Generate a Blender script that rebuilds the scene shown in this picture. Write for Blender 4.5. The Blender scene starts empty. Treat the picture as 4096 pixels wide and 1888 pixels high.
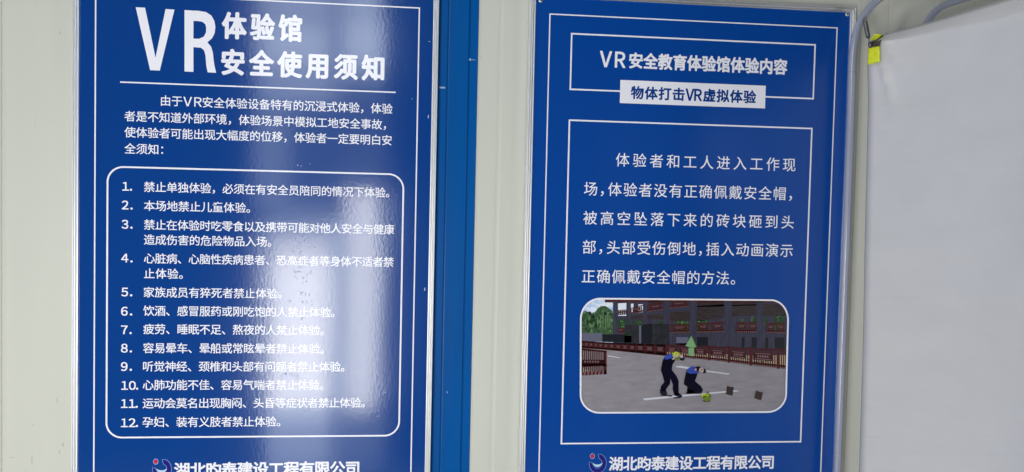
import bpy, bmesh, math, random
from mathutils import Vector, Matrix

random.seed(7)
S = bpy.context.scene
COL = S.collection

# ------------------------------------------------------------------ camera
F, PW, PH = 3139.57, 4096.0, 1888.0          # focal length in photo pixels, photo size
D = 2.7                                       # camera to the printed boards, metres
CAM = Vector((0.0, -D, 2.0))
YAW, PITCH, ROLL = 0.102991, -0.0350866, 0.0227172
fwd = Vector((math.sin(YAW)*math.cos(PITCH), math.cos(YAW)*math.cos(PITCH), math.sin(PITCH)))
r0 = fwd.cross(Vector((0, 0, 1))).normalized()
u0 = r0.cross(fwd)
RIGHT = r0*math.cos(ROLL) + u0*math.sin(ROLL)
UP = -r0*math.sin(ROLL) + u0*math.cos(ROLL)
cam_data = bpy.data.cameras.new('camera')
cam_data.sensor_width = 36.0
cam_data.lens = 36.0*F/PW
cam_data.clip_start = 0.05
cam_data.clip_end = 100
cam = bpy.data.objects.new('camera', cam_data)
COL.objects.link(cam)
m = Matrix((RIGHT, UP, -fwd)).transposed().to_4x4()
m.translation = CAM
cam.matrix_world = m
S.camera = cam

# ------------------------------------------------------------------ world, lamps, exposure
w = bpy.data.worlds.new('World')
S.world = w
w.use_nodes = True
bg = w.node_tree.nodes['Background']
bg.inputs[0].default_value = (0.95, 0.98, 1.0, 1)
# background gradient for unseen room, shaped for frame reflections; darker behind camera, lighter left
wn = w.node_tree.nodes
wl = w.node_tree.links
tc = wn.new('ShaderNodeTexCoord')
sx = wn.new('ShaderNodeSeparateXYZ')
wl.new(tc.outputs['Generated'], sx.inputs[0])
mr = wn.new('ShaderNodeMapRange')
mr.interpolation_type = 'SMOOTHSTEP'
mr.inputs['From Min'].default_value = -0.80
mr.inputs['From Max'].default_value = -0.45
mr.inputs['To Min'].default_value = 0.045
mr.inputs['To Max'].default_value = 0.35
wl.new(sx.outputs['Y'], mr.inputs['Value'])
mx = wn.new('ShaderNodeMapRange')
mx.inputs['From Min'].default_value = -1.0
mx.inputs['From Max'].default_value = 1.0
mx.inputs['To Min'].default_value = 1.2
mx.inputs['To Max'].default_value = 0.38
wl.new(sx.outputs['X'], mx.inputs['Value'])
mm = wn.new('ShaderNodeMath')
mm.operation = 'MULTIPLY'
wl.new(mr.outputs['Result'], mm.inputs[0])
wl.new(mx.outputs['Result'], mm.inputs[1])
wl.new(mm.outputs[0], bg.inputs[1])
S.view_settings.view_transform = 'Standard'
S.view_settings.look = 'None'
S.view_settings.exposure = 0.06
S.view_settings.gamma = 1.0
S.cycles.sample_clamp_direct = 4.0
S.cycles.sample_clamp_indirect = 2.5


def at(u, v, y=0.0):
    """measured photo point -> the point at depth y in the room (boards face at y = 0)"""
    ray = RIGHT*((u-PW/2)/F) - UP*((v-PH/2)/F) + fwd
    t = (D+y)/ray.y
    return CAM + ray*t


LIGHT_Y = -3.3                                # the daylit openings opposite the boards


def opening(name, ua, va, ub, vb, radiance, col=(1, 1, 1), shape='RECTANGLE'):
    """an area lamp in an opening opposite, seen mirrored in the glossy board at that spot"""
    k = (D - LIGHT_Y)/D
    a, b = at(ua, va), at(ub, vb)
    xa, xb = a.x*k, b.x*k
    za, zb = CAM.z+(a.z-CAM.z)*k, CAM.z+(b.z-CAM.z)*k
    L = bpy.data.lights.new(name, 'AREA')
    L.shape = shape
    L.size, L.size_y = abs(xb-xa), abs(za-zb)
    L.energy = radiance*math.pi*L.size*L.size_y*(1 if shape == 'RECTANGLE' else math.pi/4)
    L.color = col
    o = bpy.data.objects.new(name, L)
    COL.objects.link(o)
    o.location = ((xa+xb)/2, LIGHT_Y, (za+zb)/2)
    o.rotation_euler = (math.radians(90), 0, 0)     # shines towards +y
    return o


SKY = (0.82, 0.91, 1.0)
DAY = (1.0, 0.99, 0.94)
for name, ua, va, ub, vb, rad, col in (
        ('transom_light', 1035, -260, 1305, 85, 6.0, SKY), ('transom_light', 1035, 85, 1305, 270, 9.0, SKY), ('transom_light', 1035, 270, 1305, 420, 5.4, SKY), ('transom_bar_light', 1305, -260, 1385, 420, 3.6, SKY), ('transom_side_light', 1385, -260, 1525, 75, 8.0, SKY), ('transom_side_light', 1385, 75, 1535, 270, 10.5, SKY), ('transom_side_light', 1385, 270, 1540, 330, 5.0, SKY),
        ('doorway_upper_light', 1030, 420, 1140, 840, 3.6, SKY), ('doorway_upper_light', 1140, 420, 1390, 800, 0.8, SKY), ('doorway_upper_light', 1390, 330, 1555, 740, 1.1, SKY),
        ('doorway_light', 1085, 1040, 1310, 1620, 20.0, DAY), ('doorway_light', 1090, 950, 1310, 1040, 14.0, DAY), ('doorway_head_light', 1075, 890, 1310, 950, 6.5, SKY), ('doorway_head_light', 1100, 800, 1310, 890, 2.6, SKY), ('doorway_edge_light', 1040, 870, 1085, 1660, 5.0, SKY),
        ('door_jamb_light', 1310, 870, 1402, 1640, 7.0, SKY), ('door_side_light', 1402, 760, 1490, 1640, 17.0, DAY), ('door_side_edge_light', 1490, 760, 1550, 1600, 3.0, SKY),
        ('doorway_floor_light', 1070, 1620, 1320, 1700, 9.0, SKY), ('doorway_floor_light', 1060, 1700, 1320, 1890, 5.8, SKY), ('doorway_floor_light', 1320, 1645, 1550, 1890, 1.8, SKY),
        ('window_light', 2850, 480, 2905, 760, 1.3, SKY), ('window_light', 2905, 430, 3140, 1850, 0.30, SKY), ('window_light', 3178, 290, 3200, 1700, 0.5, SKY),
        ('window_light', 2420, 430, 2530, 1850, 0.2, SKY), ('far_fill_light', -1500, 800, 60, 1880, 1.5, DAY)):  # the far one is an added fill from low left, clear of the boards
    opening(name, ua, va, ub, vb, rad, col)


def side_lamp(name, loc, aim, w, h, radiance):
    L = bpy.data.lights.new(name, 'AREA')
    L.shape = 'RECTANGLE'
    L.size, L.size_y = w, h
    L.energy = radiance*math.pi*w*h
    o = bpy.data.objects.new(name, L)
    COL.objects.link(o)
    o.location = loc
    o.rotation_euler = (math.radians(90), 0, aim)
    return o


side_lamp('side_fill_light', (-3.4, -1.9, 1.35), math.radians(-90), 0.8, 2.6, 1.0)  # added fill, whitens the frames and lets the wall fall off rightward
side_lamp('narrow_strip_fill_light', (4.0, -2.9, 1.5), math.radians(60), 0.28, 2.8, 6.0)  # added strip lamp for bright lines on right-facing frame edges and tube

# ------------------------------------------------------------------ materials


def new_mat(name):
    mt = bpy.data.materials.new(name)
    mt.use_nodes = True
    nt = mt.node_tree
    return mt, nt, nt.nodes['Principled BSDF']


def add_bump(nt, bsdf, scales, dist=0.001):
    """scales: list of (noise scale vector, detail, height)"""
    geo = nt.nodes.new('ShaderNodeNewGeometry')
    prev = None
    for sc, det, hgt in scales:
        mp = nt.nodes.new('ShaderNodeMapping')
        mp.inputs['Scale'].default_value = sc
        nt.links.new(geo.outputs['Position'], mp.inputs['Vector'])
        nz = nt.nodes.new('ShaderNodeTexNoise')
        nz.inputs['Scale'].default_value = 1.0
        nz.inputs['Detail'].default_value = det
        nt.links.new(mp.outputs['Vector'], nz.inputs['Vector'])
        b = nt.nodes.new('ShaderNodeBump')
        b.inputs['Strength'].default_value = 1.0
        b.inputs['Distance'].default_value = hgt
        nt.links.new(nz.outputs['Fac'], b.inputs['Height'])
        if prev:
            nt.links.new(prev.outputs['Normal'], b.inputs['Normal'])
        prev = b
    nt.links.new(prev.outputs['Normal'], bsdf.inputs['Normal'])


def printed(name, col, rough=0.115, grain=None):
    """glossy laminated print with an orange-peel surface"""
    mt, nt, b = new_mat(name)
    b.inputs['Base Color'].default_value = (*col, 1)
    b.inputs['Roughness'].default_value = rough
    b.inputs['IOR'].default_value = 1.5
    add_bump(nt, b, [((5, 5, 1.2), 1, 0.0011), ((115, 115, 60), 2, 0.00012)])
    if grain:
        geo = nt.nodes.new('ShaderNodeNewGeometry')
        mp = nt.nodes.new('ShaderNodeMapping')
        mp.inputs['Scale'].default_value = grain[1]
        nt.links.new(geo.outputs['Position'], mp.inputs['Vector'])
        nz = nt.nodes.new('ShaderNodeTexNoise')
        nz.inputs['Scale'].default_value = 1.0
        nz.inputs['Detail'].default_value = 5
        nz.inputs['Roughness'].default_value = 0.65
        nt.links.new(mp.outputs['Vector'], nz.inputs['Vector'])
        rmp = nt.nodes.new('ShaderNodeValToRGB')
        rmp.color_ramp.elements[0].position = grain[2]
        rmp.color_ramp.elements[1].position = grain[3]
        rmp.color_ramp.elements[0].color = (*col, 1)
        rmp.color_ramp.elements[1].color = (*grain[0], 1)
        nt.links.new(nz.outputs['Fac'], rmp.inputs['Fac'])
        nt.links.new(rmp.outputs['Color'], b.inputs['Base Color'])
    return mt


def painted(name, col, rough, vary=0.06, scale=(3, 3, 1.2), bump=None, metallic=0.0, spec=0.5):
    mt, nt, b = new_mat(name)
    b.inputs['Roughness'].default_value = rough
    b.inputs['Metallic'].default_value = metallic
    b.inputs['Specular IOR Level'].default_value = spec
    geo = nt.nodes.new('ShaderNodeNewGeometry')
    mp = nt.nodes.new('ShaderNodeMapping')
    mp.inputs['Scale'].default_value = scale
    nt.links.new(geo.outputs['Position'], mp.inputs['Vector'])
    nz = nt.nodes.new('ShaderNodeTexNoise')
    nz.inputs['Scale'].default_value = 1.0
    nz.inputs['Detail'].default_value = 4
    nt.links.new(mp.outputs['Vector'], nz.inputs['Vector'])
    rmp = nt.nodes.new('ShaderNodeValToRGB')
    rmp.color_ramp.elements[0].position = 0.3
    rmp.color_ramp.elements[1].position = 0.7
    rmp.color_ramp.elements[0].color = (*[c*(1-vary) for c in col], 1)
    rmp.color_ramp.elements[1].color = (*[min(1, c*(1+vary)) for c in col], 1)
    nt.links.new(nz.outputs['Fac'], rmp.inputs['Fac'])
    nt.links.new(rmp.outputs['Color'], b.inputs['Base Color'])
    if bump:
        add_bump(nt, b, bump)
    return mt


BLUE = (0.003, 0.049, 0.252)
M = {}
M['blue'] = printed('blue_print', BLUE)
M['blue_r'] = printed('blue_print_matt', (0.001, 0.059, 0.325), 0.20)
M['white'] = printed('white_print', (0.92, 0.91, 0.99))
M['navy_text'] = printed('blue_letter_print', (0.002, 0.050, 0.27))
M['red'] = printed('red_print', (0.55, 0.03, 0.06))
M['indigo'] = printed('indigo_print', (0.020, 0.012, 0.20))
M['paleblue'] = printed('pale_blue_print', (0.20, 0.36, 0.75))
M['ice'] = printed('ice_blue_print', (0.50, 0.72, 0.88))
M['swoosh'] = printed('mid_blue_print', (0.035, 0.12, 0.42))
M['chrome'] = painted('polished_aluminium', (0.93, 0.93, 0.94), 0.30, 0.02, (8, 8, 2), metallic=1.0)
M['wall'] = painted('off_white_panel_paint', (0.625, 0.625, 0.555), 0.42, 0.028, (5, 5, 0.9),
                    [((9, 9, 1.5), 2, 0.0006), ((400, 400, 400), 1, 0.00003)])
M['trim'] = painted('blue_trim_paint', (0.0, 0.088, 0.335), 0.25, 0.08, (4, 4, 1),
                    [((14, 14, 2), 2, 0.0006)], spec=0.12)
M['scratch'] = painted('bare_scratch', (0.30, 0.45, 0.62), 0.5)
M['tube'] = painted('lilac_grey_tube_paint', (0.34, 0.36, 0.47), 0.10, 0.04, (20, 20, 4), spec=1.0)
M['joint'] = painted('tube_joint_dark', (0.22, 0.24, 0.30), 0.4)
M['banner'] = painted('white_banner_vinyl', (0.70, 0.69, 0.705), 0.27, 0.025, (5, 5, 9),
                      [((4, 4, 14), 2, 0.004), ((700, 700, 700), 0, 0.00003)])
M['yellow'] = painted('yellow_tape', (0.80, 0.85, 0.03), 0.16, 0.10, (60, 60, 60),
                      [((70, 70, 50), 3, 0.0030)])
M['steel'] = painted('dull_steel', (0.30, 0.30, 0.29), 0.35, 0.1, (50, 50, 50), metallic=1.0)
M['darksteel'] = painted('dark_steel', (0.05, 0.048, 0.05), 0.4, 0.2, (50, 50, 50))
M['hem'] = painted('brown_webbing', (0.085, 0.06, 0.065), 0.6, 0.3, (80, 80, 80))
M['screw'] = painted('bright_screw_metal', (0.62, 0.66, 0.66), 0.2, 0.05, metallic=1.0)
M['floor'] = painted('grey_floor', (0.48, 0.48, 0.46), 0.5, 0.15, (3, 3, 3))
M['dull'] = painted('dull_blue_fleck', (0.26, 0.31, 0.48), 0.75, 0.2, (90, 90, 90), spec=0.2)
M['scuff'] = painted('grey_scuff', (0.42, 0.42, 0.38), 0.6, 0.1, (60, 60, 60))
M['dust'] = painted('pale_dust', (0.55, 0.62, 0.78), 0.6)

# ------------------------------------------------------------------ object helpers


def thing(name, label, cat, loc=(0, 0, 0), group=None):
    o = bpy.data.objects.new(name, None)
    o.empty_display_size = 0.05
    o.location = loc
    COL.objects.link(o)
    o['label'] = label
    o['category'] = cat
    if group:
        o['group'] = group
    return o


def mesh_obj(name, verts, faces, mats, parent=None, mat_idx=None, smooth=False):
    me = bpy.data.meshes.new(name)
    off = Vector((0, 0, 0))
    p = parent
    while p:
        off += p.location
        p = p.parent
    me.from_pydata([tuple(Vector(v)-off) for v in verts], [], faces)
    if not isinstance(mats, (list, tuple)):
        mats = [mats]
    for mt in mats:
        me.materials.append(mt)
    if mat_idx:
        me.polygons.foreach_set('material_index', mat_idx)
    if smooth:
        me.polygons.foreach_set('use_smooth', [True]*len(me.polygons))
    me.update()
    o = bpy.data.objects.new(name, me)
    COL.objects.link(o)
    if parent:
        o.parent = parent
    return o


class MB:
    """collects pieces that become one mesh"""
    def __init__(self):
        self.v, self.f, self.mi = [], [], []

    def add(self, verts, faces, mi=0):
        b = len(self.v)
        self.v += [tuple(x) for x in verts]
        for f in faces:
            self.f.append([i+b for i in f])
            self.mi.append(mi)

    def poly(self, pts, y, mi=0):
        """flat polygon of (x, z) points facing the room at depth y (any simple outline)"""
        bm = bmesh.new()
        vs = [bm.verts.new((p[0], 0, p[1])) for p in pts]
        try:
            f = bm.faces.new(vs)
            f.normal_update()
        except ValueError:
            bm.free()
            return
        res = bmesh.ops.triangulate(bm, faces=[f])
        bm.verts.index_update()
        fs = []
        for t in bm.faces:
            ids = [q.index for q in t.verts]
            a, b, c = [q.co for q in t.verts]
            if (b-a).cross(c-a).y > 0:
                ids.reverse()
            fs.append(ids)
        vv = [(q.co.x, y, q.co.z) for q in bm.verts]
        bm.free()
        self.add(vv, fs, mi)

    def rect(self, x0, x1, z0, z1, y, mi=0):
        self.add([(x0, y, z0), (x1, y, z0), (x1, y, z1), (x0, y, z1)], [(0, 1, 2, 3)], mi)

    def box(self, x0, x1, y0, y1, z0, z1, mi=0):
        v = [(x, y, z) for x in (x0, x1) for y in (y0, y1) for z in (z0, z1)]
        f = [(0, 1, 3, 2), (4, 6, 7, 5), (0, 4, 5, 1), (2, 3, 7, 6), (0, 2, 6, 4), (1, 5, 7, 3)]
        self.add(v, f, mi)

    def outline(self, x0, x1, z0, z1, t, y, r=0.0, mi=0, gaps=None):
        """a printed line box, centre line x0..x1, z0..z1, width t, corner radius r"""
        def loop(o):
            rr = r+o
            pts = []
            if r <= 0:
                return [(x0-o, z0-o), (x1+o, z0-o), (x1+o, z1+o), (x0-o, z1+o)]
            for cx, cz, a0 in ((x1-r, z1-r, 0), (x0+r, z1-r, 90), (x0+r, z0+r, 180), (x1-r, z0+r, 270)):
                for k in range(13):
                    a = math.radians(a0+k*7.5)
                    pts.append((cx+rr*math.cos(a), cz+rr*math.sin(a)))
            return pts
        A, B = loop(-t/2), loop(t/2)
        n = len(A)
        self.add([(p[0], y, p[1]) for p in A+B],
                 [(i, n+i, n+(i+1) % n, (i+1) % n) for i in range(n)], mi)

    def build(self, name, mats, parent=None, smooth=False):
        return mesh_obj(name, self.v, self.f, mats, parent, self.mi, smooth)


def tube(path, radius, seg=16, cap=True):
    """verts, faces of a round tube along a list of points"""
    pts = [Vector(p) for p in path]
    n = len(pts)
    T = []
    for i in range(n):
        a, b = pts[max(0, i-1)], pts[min(n-1, i+1)]
        T.append((b-a).normalized())
    ref = Vector((0, 1, 0)) if abs(T[0].y) < 0.9 else Vector((1, 0, 0))
    N = (ref - T[0]*ref.dot(T[0])).normalized()
    V, Fc = [], []
    for i in range(n):
        if i:
            N = (N - T[i]*N.dot(T[i])).normalized()
        Bn = T[i].cross(N)
        r = radius[i] if isinstance(radius, (list, tuple)) else radius
        for k in range(seg):
            a = 2*math.pi*k/seg
            V.append(pts[i]+(N*math.cos(a)+Bn*math.sin(a))*r)
    for i in range(n-1):
        for k in range(seg):
            k2 = (k+1) % seg
            Fc.append((i*seg+k, i*seg+k2, (i+1)*seg+k2, (i+1)*seg+k))
    if cap:
        Fc.append(tuple(range(seg-1, -1, -1)))
        Fc.append(tuple((n-1)*seg+k for k in range(seg)))
    return V, Fc


def spline(pts, n=8):
    """Catmull-Rom through points"""
    P = [Vector(p) for p in pts]
    out = []
    for i in range(len(P)-1):
        p0, p1, p2, p3 = P[max(0, i-1)], P[i], P[i+1], P[min(len(P)-1, i+2)]
        for k in range(n):
            t = k/n
            out.append(0.5*((2*p1)+(p2-p0)*t+(2*p0-5*p1+4*p2-p3)*t*t+(3*p1-p0-3*p2+p3)*t**3))
    out.append(P[-1])
    return out


# ------------------------------------------------------------------ lettering
GLYPHS = {}


def glyph(ch):
    if '!' <= ch <= '~':
        ch = chr(ord(ch)+0xFEE0)              # the full-width letterforms match the prints better
    key = ch
    if key not in GLYPHS:
        c = bpy.data.curves.new('lettering', 'FONT')
        c.body = ch
        c.size = 1.0
        c.resolution_u = 4
        o = bpy.data.objects.new("lettering", c)
        COL.objects.link(o)
        dg = bpy.context.evaluated_depsgraph_get()
        me = bpy.data.meshes.new_from_object(o.evaluated_get(dg))
        vs = [(v.co.x, v.co.y) for v in me.vertices]
        fs = []
        for p in me.polygons:
            ids = list(p.vertices)
            if p.normal.z < 0:
                ids.reverse()
            fs.append(ids)
        bpy.data.objects.remove(o)
        bpy.data.curves.remove(c)
        bpy.data.meshes.remove(me)
        GLYPHS[key] = (vs, fs, min(v[0] for v in vs), max(v[0] for v in vs))
    return GLYPHS[key]


TXT_Y = -0.0006


def heavy(r):
    """offsets that thicken a stroke by r on every side"""
    if r < 1e-5:
        return [(0, 0)]
    if r < 0.0009:
        return [(-r, -r*.8), (r, -r*.8), (-r, r*.8), (r, r*.8)]
    return [(r*math.cos(k*math.pi/4)*1.1, r*math.sin(k*math.pi/4)) for k in range(8)]+[(0, 0), (-r/2, 0), (r/2, 0), (0, r/2), (0, -r/2)]


def text_run(mb, s, u_a, v_a, u_b, v_b, h, bold=0.012, punct=1.0, latin=0.84, wide=1.0, tall=1.0, cz=0.385, mi=0):
    """a run of lettering whose ink spans the two measured ends; h = height of a full character (photo px)"""
    A, B = at(u_a, v_a), at(u_b, v_b)
    z = (A.z+B.z)/2
    hm = (at(u_a, v_a-h/2).z-at(u_a, v_a+h/2).z)
    em = hm/0.93
    adv = []
    for c in s:
        adv.append(punct if c in '，。、：' else latin if ord(c) < 128 else 1.0)
    g0, g1 = glyph(s[0]), glyph(s[-1])
    ew = em*wide
    tot = sum(adv[:-1])
    pitch = ((B.x-A.x)-ew*(g1[3]-g0[2]))/tot if tot else 0
    if not tot:
        ew = (B.x-A.x)/(g0[3]-g0[2])
    x = A.x-g0[2]*ew
    for c, a in zip(s, adv):
        if c != ' ':
            vs, fs, _, _ = glyph(c)
            for n, (dx, dz) in enumerate(heavy(bold*em)):
                mb.add([(x+p[0]*ew+dx, TXT_Y-n*2e-5, z+(p[1]-cz)*em*tall+dz) for p in vs], fs, mi)
        x += pitch*a


# ------------------------------------------------------------------ setting: wall, blue trim, floor
WALL_Y = 0.034


def wall_x(u, y=WALL_Y):
    return at(u, 944, y).x


FLOOR_Z = 0.0
TOPZ = 3.2


def profile_sheet(name, prof, z0, z1, mat, parent=None, nz=1):
    V, Fc = [], []
    for (x, y) in prof:
        for k in range(nz+1):
            V.append((x, y, z0+(z1-z0)*k/nz))
    n = nz+1
    for i in range(len(prof)-1):
        for k in range(nz):
            Fc.append((i*n+k, (i+1)*n+k, (i+1)*n+k+1, i*n+k+1))
    return mesh_obj(name, V, Fc, mat, parent)


prof = [(-4.5, WALL_Y-0.002)]
xa, xb = wall_x(5.5), wall_x(18)
prof += [(xa-0.002, WALL_Y-0.002), (xa, WALL_Y), (xa+0.0005, WALL_Y+0.0035), (xb-0.0005, WALL_Y+0.0035), (xb, WALL_Y), (xb+0.002, WALL_Y-0.001),
         (xb+0.02, WALL_Y)]


def rib(x, wd, dp):
    return [(x-wd*1.6, WALL_Y), (x-wd/2, WALL_Y+dp), (x+wd/2, WALL_Y+dp), (x+wd*1.6, WALL_Y)]


prof += rib(wall_x(133), 0.004, 0.0004)
prof += rib(wall_x(1985), 0.006, 0.0006)
prof += [(wall_x(3411)-0.0022, WALL_Y), (wall_x(3411)-0.001, WALL_Y+0.004), (wall_x(3411)+0.001, WALL_Y+0.004), (wall_x(3411)+0.0022, WALL_Y)]
for uu in (3523, 3705, 3860, 4030):
    prof += rib(wall_x(uu), 0.004, 0.0009)
prof += [(5.0, WALL_Y)]
wall_o = profile_sheet('wall', prof, FLOOR_Z, TOPZ, M['wall'])
wall_o['kind'] = 'structure'
wm = MB()
for (u, v, a, h2) in ((240, 130, 1.6, 7), (133, 1700, 1.2, 5), (252, 1778, 3, 8), (238, 1806, 2.2, 6), (128, 1840, 1.5, 16), (50, 1829, 10, 1.2), (1926, 230, 1.0, 9), (1960, 1120, 1.5, 3), (228, 1600, 1.5, 14), (3462, 1500, 2.0, 5), (2040, 1500, 1.4, 3)):
    q = at(u, v, WALL_Y)
    a, h2 = a*D/F, h2*D/F
    wm.poly([(q.x-a*.6, q.z-h2), (q.x+a*.5, q.z-h2*.9), (q.x+a, q.z+h2*.3), (q.x+a*.2, q.z+h2), (q.x-a, q.z+h2*.2)], WALL_Y-0.0006)
wm.build('scuff_mark', M['scuff'], wall_o)

fl = MB()
fl.add([(-4.5, WALL_Y+0.02, 0), (-4.5, -3.4, 0), (5, -3.4, 0), (5, WALL_Y+0.02, 0)], [(0, 1, 2, 3)])
flo = fl.build('floor', M['floor'])
flo['kind'] = 'structure'

# blue steel trim between the two boards
trim = thing('wall_trim', 'narrow dark blue steel trim strip on the white wall between the two posters', 'trim', (wall_x(1820), WALL_Y, 0))
ty = WALL_Y-0.006
x_s = wall_x(1690)
x1, x2, x3 = wall_x(1777.5, ty), wall_x(1862, ty), wall_x(1896.5, ty)
g = 0.0022
prof = [(x_s, WALL_Y+0.001), (x_s, ty), (x1-g, ty), (x1-g*0.4, ty+0.005), (x1+g*0.4, ty+0.005), (x1+g, ty-0.0015), (x1+g*2.2, ty-0.002),
        (x2-g*2, ty-0.002), (x2-g, ty-0.001), (x2-g*0.4, ty+0.005), (x2+g*0.4, ty+0.005), (x2+g*0.9, ty-0.0006), (x2+g*2, ty), (x3-0.001, ty), (x3, ty+0.001), (x3, WALL_Y+0.001)]
profile_sheet('trim_strip', prof, FLOOR_Z, TOPZ, M['trim'], trim)
sc = MB()
for (ua, va, ub, vb) in ((1758, 347, 1781, 354), (1877, 234, 1884, 243), (1882, 238, 1905, 240), (1787, 1566, 1790, 1572)):
    a, b = at(ua, va, ty-0.0026), at(ub, vb, ty-0.0026)
    sc.poly([(a.x, a.z), ((a.x+b.x)/2, a.z+0.0006), (b.x, a.z), (b.x, b.z), ((a.x+b.x)/2, b.z-0.0004), (a.x, b.z)], ty-0.0026)
sc.build('paint_scratch', M['scratch'], trim)

# ------------------------------------------------------------------ the two framed boards
Z_IN_TOP = at(3399.5, 52).z
BOARD_H = 1.95


def frame_part(root, x0, x1, z0, z1):
    """snap frame of polished aluminium swept round the board; x0..z1 is the inner opening"""
    W = at(316, 944).x-at(290, 944).x
    pr = [(0.0, 0.004), (0.0, -0.004), (0.02, -0.0056), (0.09, -0.0064), (0.20, -0.0064), (0.24, -0.0050), (0.245, 0.001), (0.365, 0.001), (0.37, -0.006),
          (0.42, -0.0082), (0.50, -0.0092), (0.58, -0.0088), (0.64, -0.0070), (0.66, -0.0054), (0.665, -0.001), (0.775, -0.001), (0.78, -0.0060), (0.81, -0.0080), (0.88, -0.0086), (0.96, -0.0072), (1.0, -0.004), (1.0, 0.024)]
    V, Fc = [], []
    for (wf, y) in pr:
        o = wf*W
        V += [(x0-o, y, z0-o), (x1+o, y, z0-o), (x1+o, y, z1+o), (x0-o, y, z1+o)]
    for i in range(len(pr)-1):
        for k in range(4):
            k2 = (k+1) % 4
            Fc.append((i*4+k, (i+1)*4+k, (i+1)*4+k2, i*4+k2))
    # separate vertices per side so the mitres stay crisp, cut along the length for clean normals
    V2, F2 = [], []
    n = len(pr)
    CUT = 90
    for k in range(4):
        k2 = (k+1) % 4
        b = len(V2)
        for i in range(n):
            p, q = Vector(V[i*4+k]), Vector(V[i*4+k2])
            V2 += [p.lerp(q, c/CUT) for c in range(CUT+1)]
        for i in range(n-1):
            for c in range(CUT):
                e = b+i*(CUT+1)+c
                F2.append((e, e+CUT+1, e+CUT+2, e+1))
    o = mesh_obj('frame', V2, F2, M['chrome'], root, smooth=True)
    return o


def screw_part(root, u, v):
    c = at(u, v)
    r = 0.0075
    V, Fc = [], []
    prof = [(r, 0.0), (r, -0.0012), (r*0.86, -0.0028), (r*0.55, -0.0042), (r*0.2, -0.0048), (0.0005, -0.0048)]
    sg = 20
    for (rr, y) in prof:
        for k in range(sg):
            a = 2*math.pi*k/sg
            V.append((c.x+rr*math.cos(a), y, c.z+rr*math.sin(a)))
    for i in range(len(prof)-1):
        for k in range(sg):
            k2 = (k+1) % sg
            Fc.append((i*sg+k, i*sg+k2, (i+1)*sg+k2, (i+1)*sg+k))
    mesh_obj('screw', V, Fc, M['screw'], root, smooth=True)


def board(root, x0, x1, z0, z1, mat):
    b = MB()
    b.box(x0-0.004, x1+0.004, 0.0, 0.018, z0-0.004, z1+0.004)
    return b.build('printed_panel', mat, root)


def logo(root, cu, cv, sc):
    """round emblem: red dot, open indigo ring and a pale wave, outlined in pale blue (design units = zoom pixels)"""
    c = at(cu, cv)
    px = at(cu+100, cv).x-c.x
    px = px/100/9.2*sc
    lg = MB()

    def P(pts):
        return [(c.x+(x-465)*px, c.z-(y-560)*px) for x, y in pts]

    def arc(cx, cy, rx, ry, a0, a1, n=20):
        return [(cx+rx*math.cos(math.radians(a0+(a1-a0)*k/n)), cy+ry*math.sin(math.radians(a0+(a1-a0)*k/n))) for k in range(n+1)]
    # outer body: from tip top right clockwise to tip left
    def body(gr):
        o = arc(470, 580, 305+gr, 345+gr, -72+gr*0.12, 202-gr*0.1, 40)
        tipl = (165-gr*0.6, 510-gr*1.6)
        inner_left = [(215+gr*0.2, 548-gr), (270+gr, 580-gr)]
        inner = arc(455, 560, 180-gr, 165-gr*0.8, 170, -40, 30)
        tipr = [(540-gr, 415+gr*0.4), (515-gr, 375), (490-gr, 280), (500-gr*1.4, 255-gr*0.8)]
        return o+[tipl]+inner_left+inner[2:]+tipr
    lg.poly(P(body(18)), TXT_Y, 0)
    lg.poly(P(body(0)), TXT_Y-0.0004, 1)
    lgo = lg.build('emblem_ring', [M['paleblue'], M['indigo']], root)
    wv = MB()
    wv.poly(P(arc(455, 560, 178, 230, 165, 15, 24)), TXT_Y-0.0008, 1)
    up = arc(460, 500, 190, 120, 150, 25, 20)
    lo = arc(460, 505, 190, 205, 25, 150, 20)
    wv.poly(P(up+lo), TXT_Y-0.0012, 0)
    wv.build('emblem_wave', [M['ice'], M['swoosh']], lgo)
    dt = MB()
    dt.poly(P(arc(263, 318, 92, 108, 0, 351, 39)), TXT_Y, 1)
    dt.poly(P(arc(263, 318, 70, 82, 0, 351, 39)), TXT_Y-0.0004, 0)
    dt.build('emblem_dot', [M['red'], M['paleblue']], lgo)


# ---- left board
lx0, lx1 = at(316, 944).x, at(1716, 944).x
lz1 = Z_IN_TOP
lz0 = lz1-BOARD_H
LB = thing('poster', 'framed blue safety notice with big VR heading and numbered list, mirrored window glare on it', 'poster',
           ((lx0+lx1)/2, 0, lz0), 'framed blue posters on the wall')
board(LB, lx0, lx1, lz0, lz1, M['blue'])
frame_part(LB, lx0, lx1, lz0, lz1)
k17 = D/1.7
CZ = CAM.z


def X(v):
    return v*k17


def Z(v):
    return CZ+v*k17


px1 = D/F                                    # metres per photo pixel on the boards
b = MB()
b.outline(X(-0.6907), X(-0.0336), Z(0.4219)-1.80, Z(0.4219), 5.0*px1, TXT_Y)
b.build('border_line', M['white'], LB)
b = MB()
b.outline(X(-0.6659), X(-0.0607), Z(-0.4973), Z(0.0673), 6.4*px1, TXT_Y, r=58*px1)
b.build('list_box_line', M['white'], LB)
b = MB()
b.rect(X(-0.642), X(-0.0803), Z(0.2416)-2.6*px1, Z(0.2416)+2.6*px1, TXT_Y)
b.build('heading_rule', M['white'], LB)


def c1(x, y): return 280+x/1.71733, y/1.71733
def c2(x, y): return 280+x/1.696, 640+y/1.696
def c3(x, y): return 280+x/1.71733, 1240+y/1.71733
def c4(x, y): return 2080+x/1.8264, y/1.8264
def c5(x, y): return 2080+x/1.8264, 560+y/1.8264
def c6(x, y): return 2080+x/1.6086, 1150+y/1.6086
def c8(x, y): return 2280+x/2.4728, 1180+y/2.4728


hd = MB()


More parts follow.
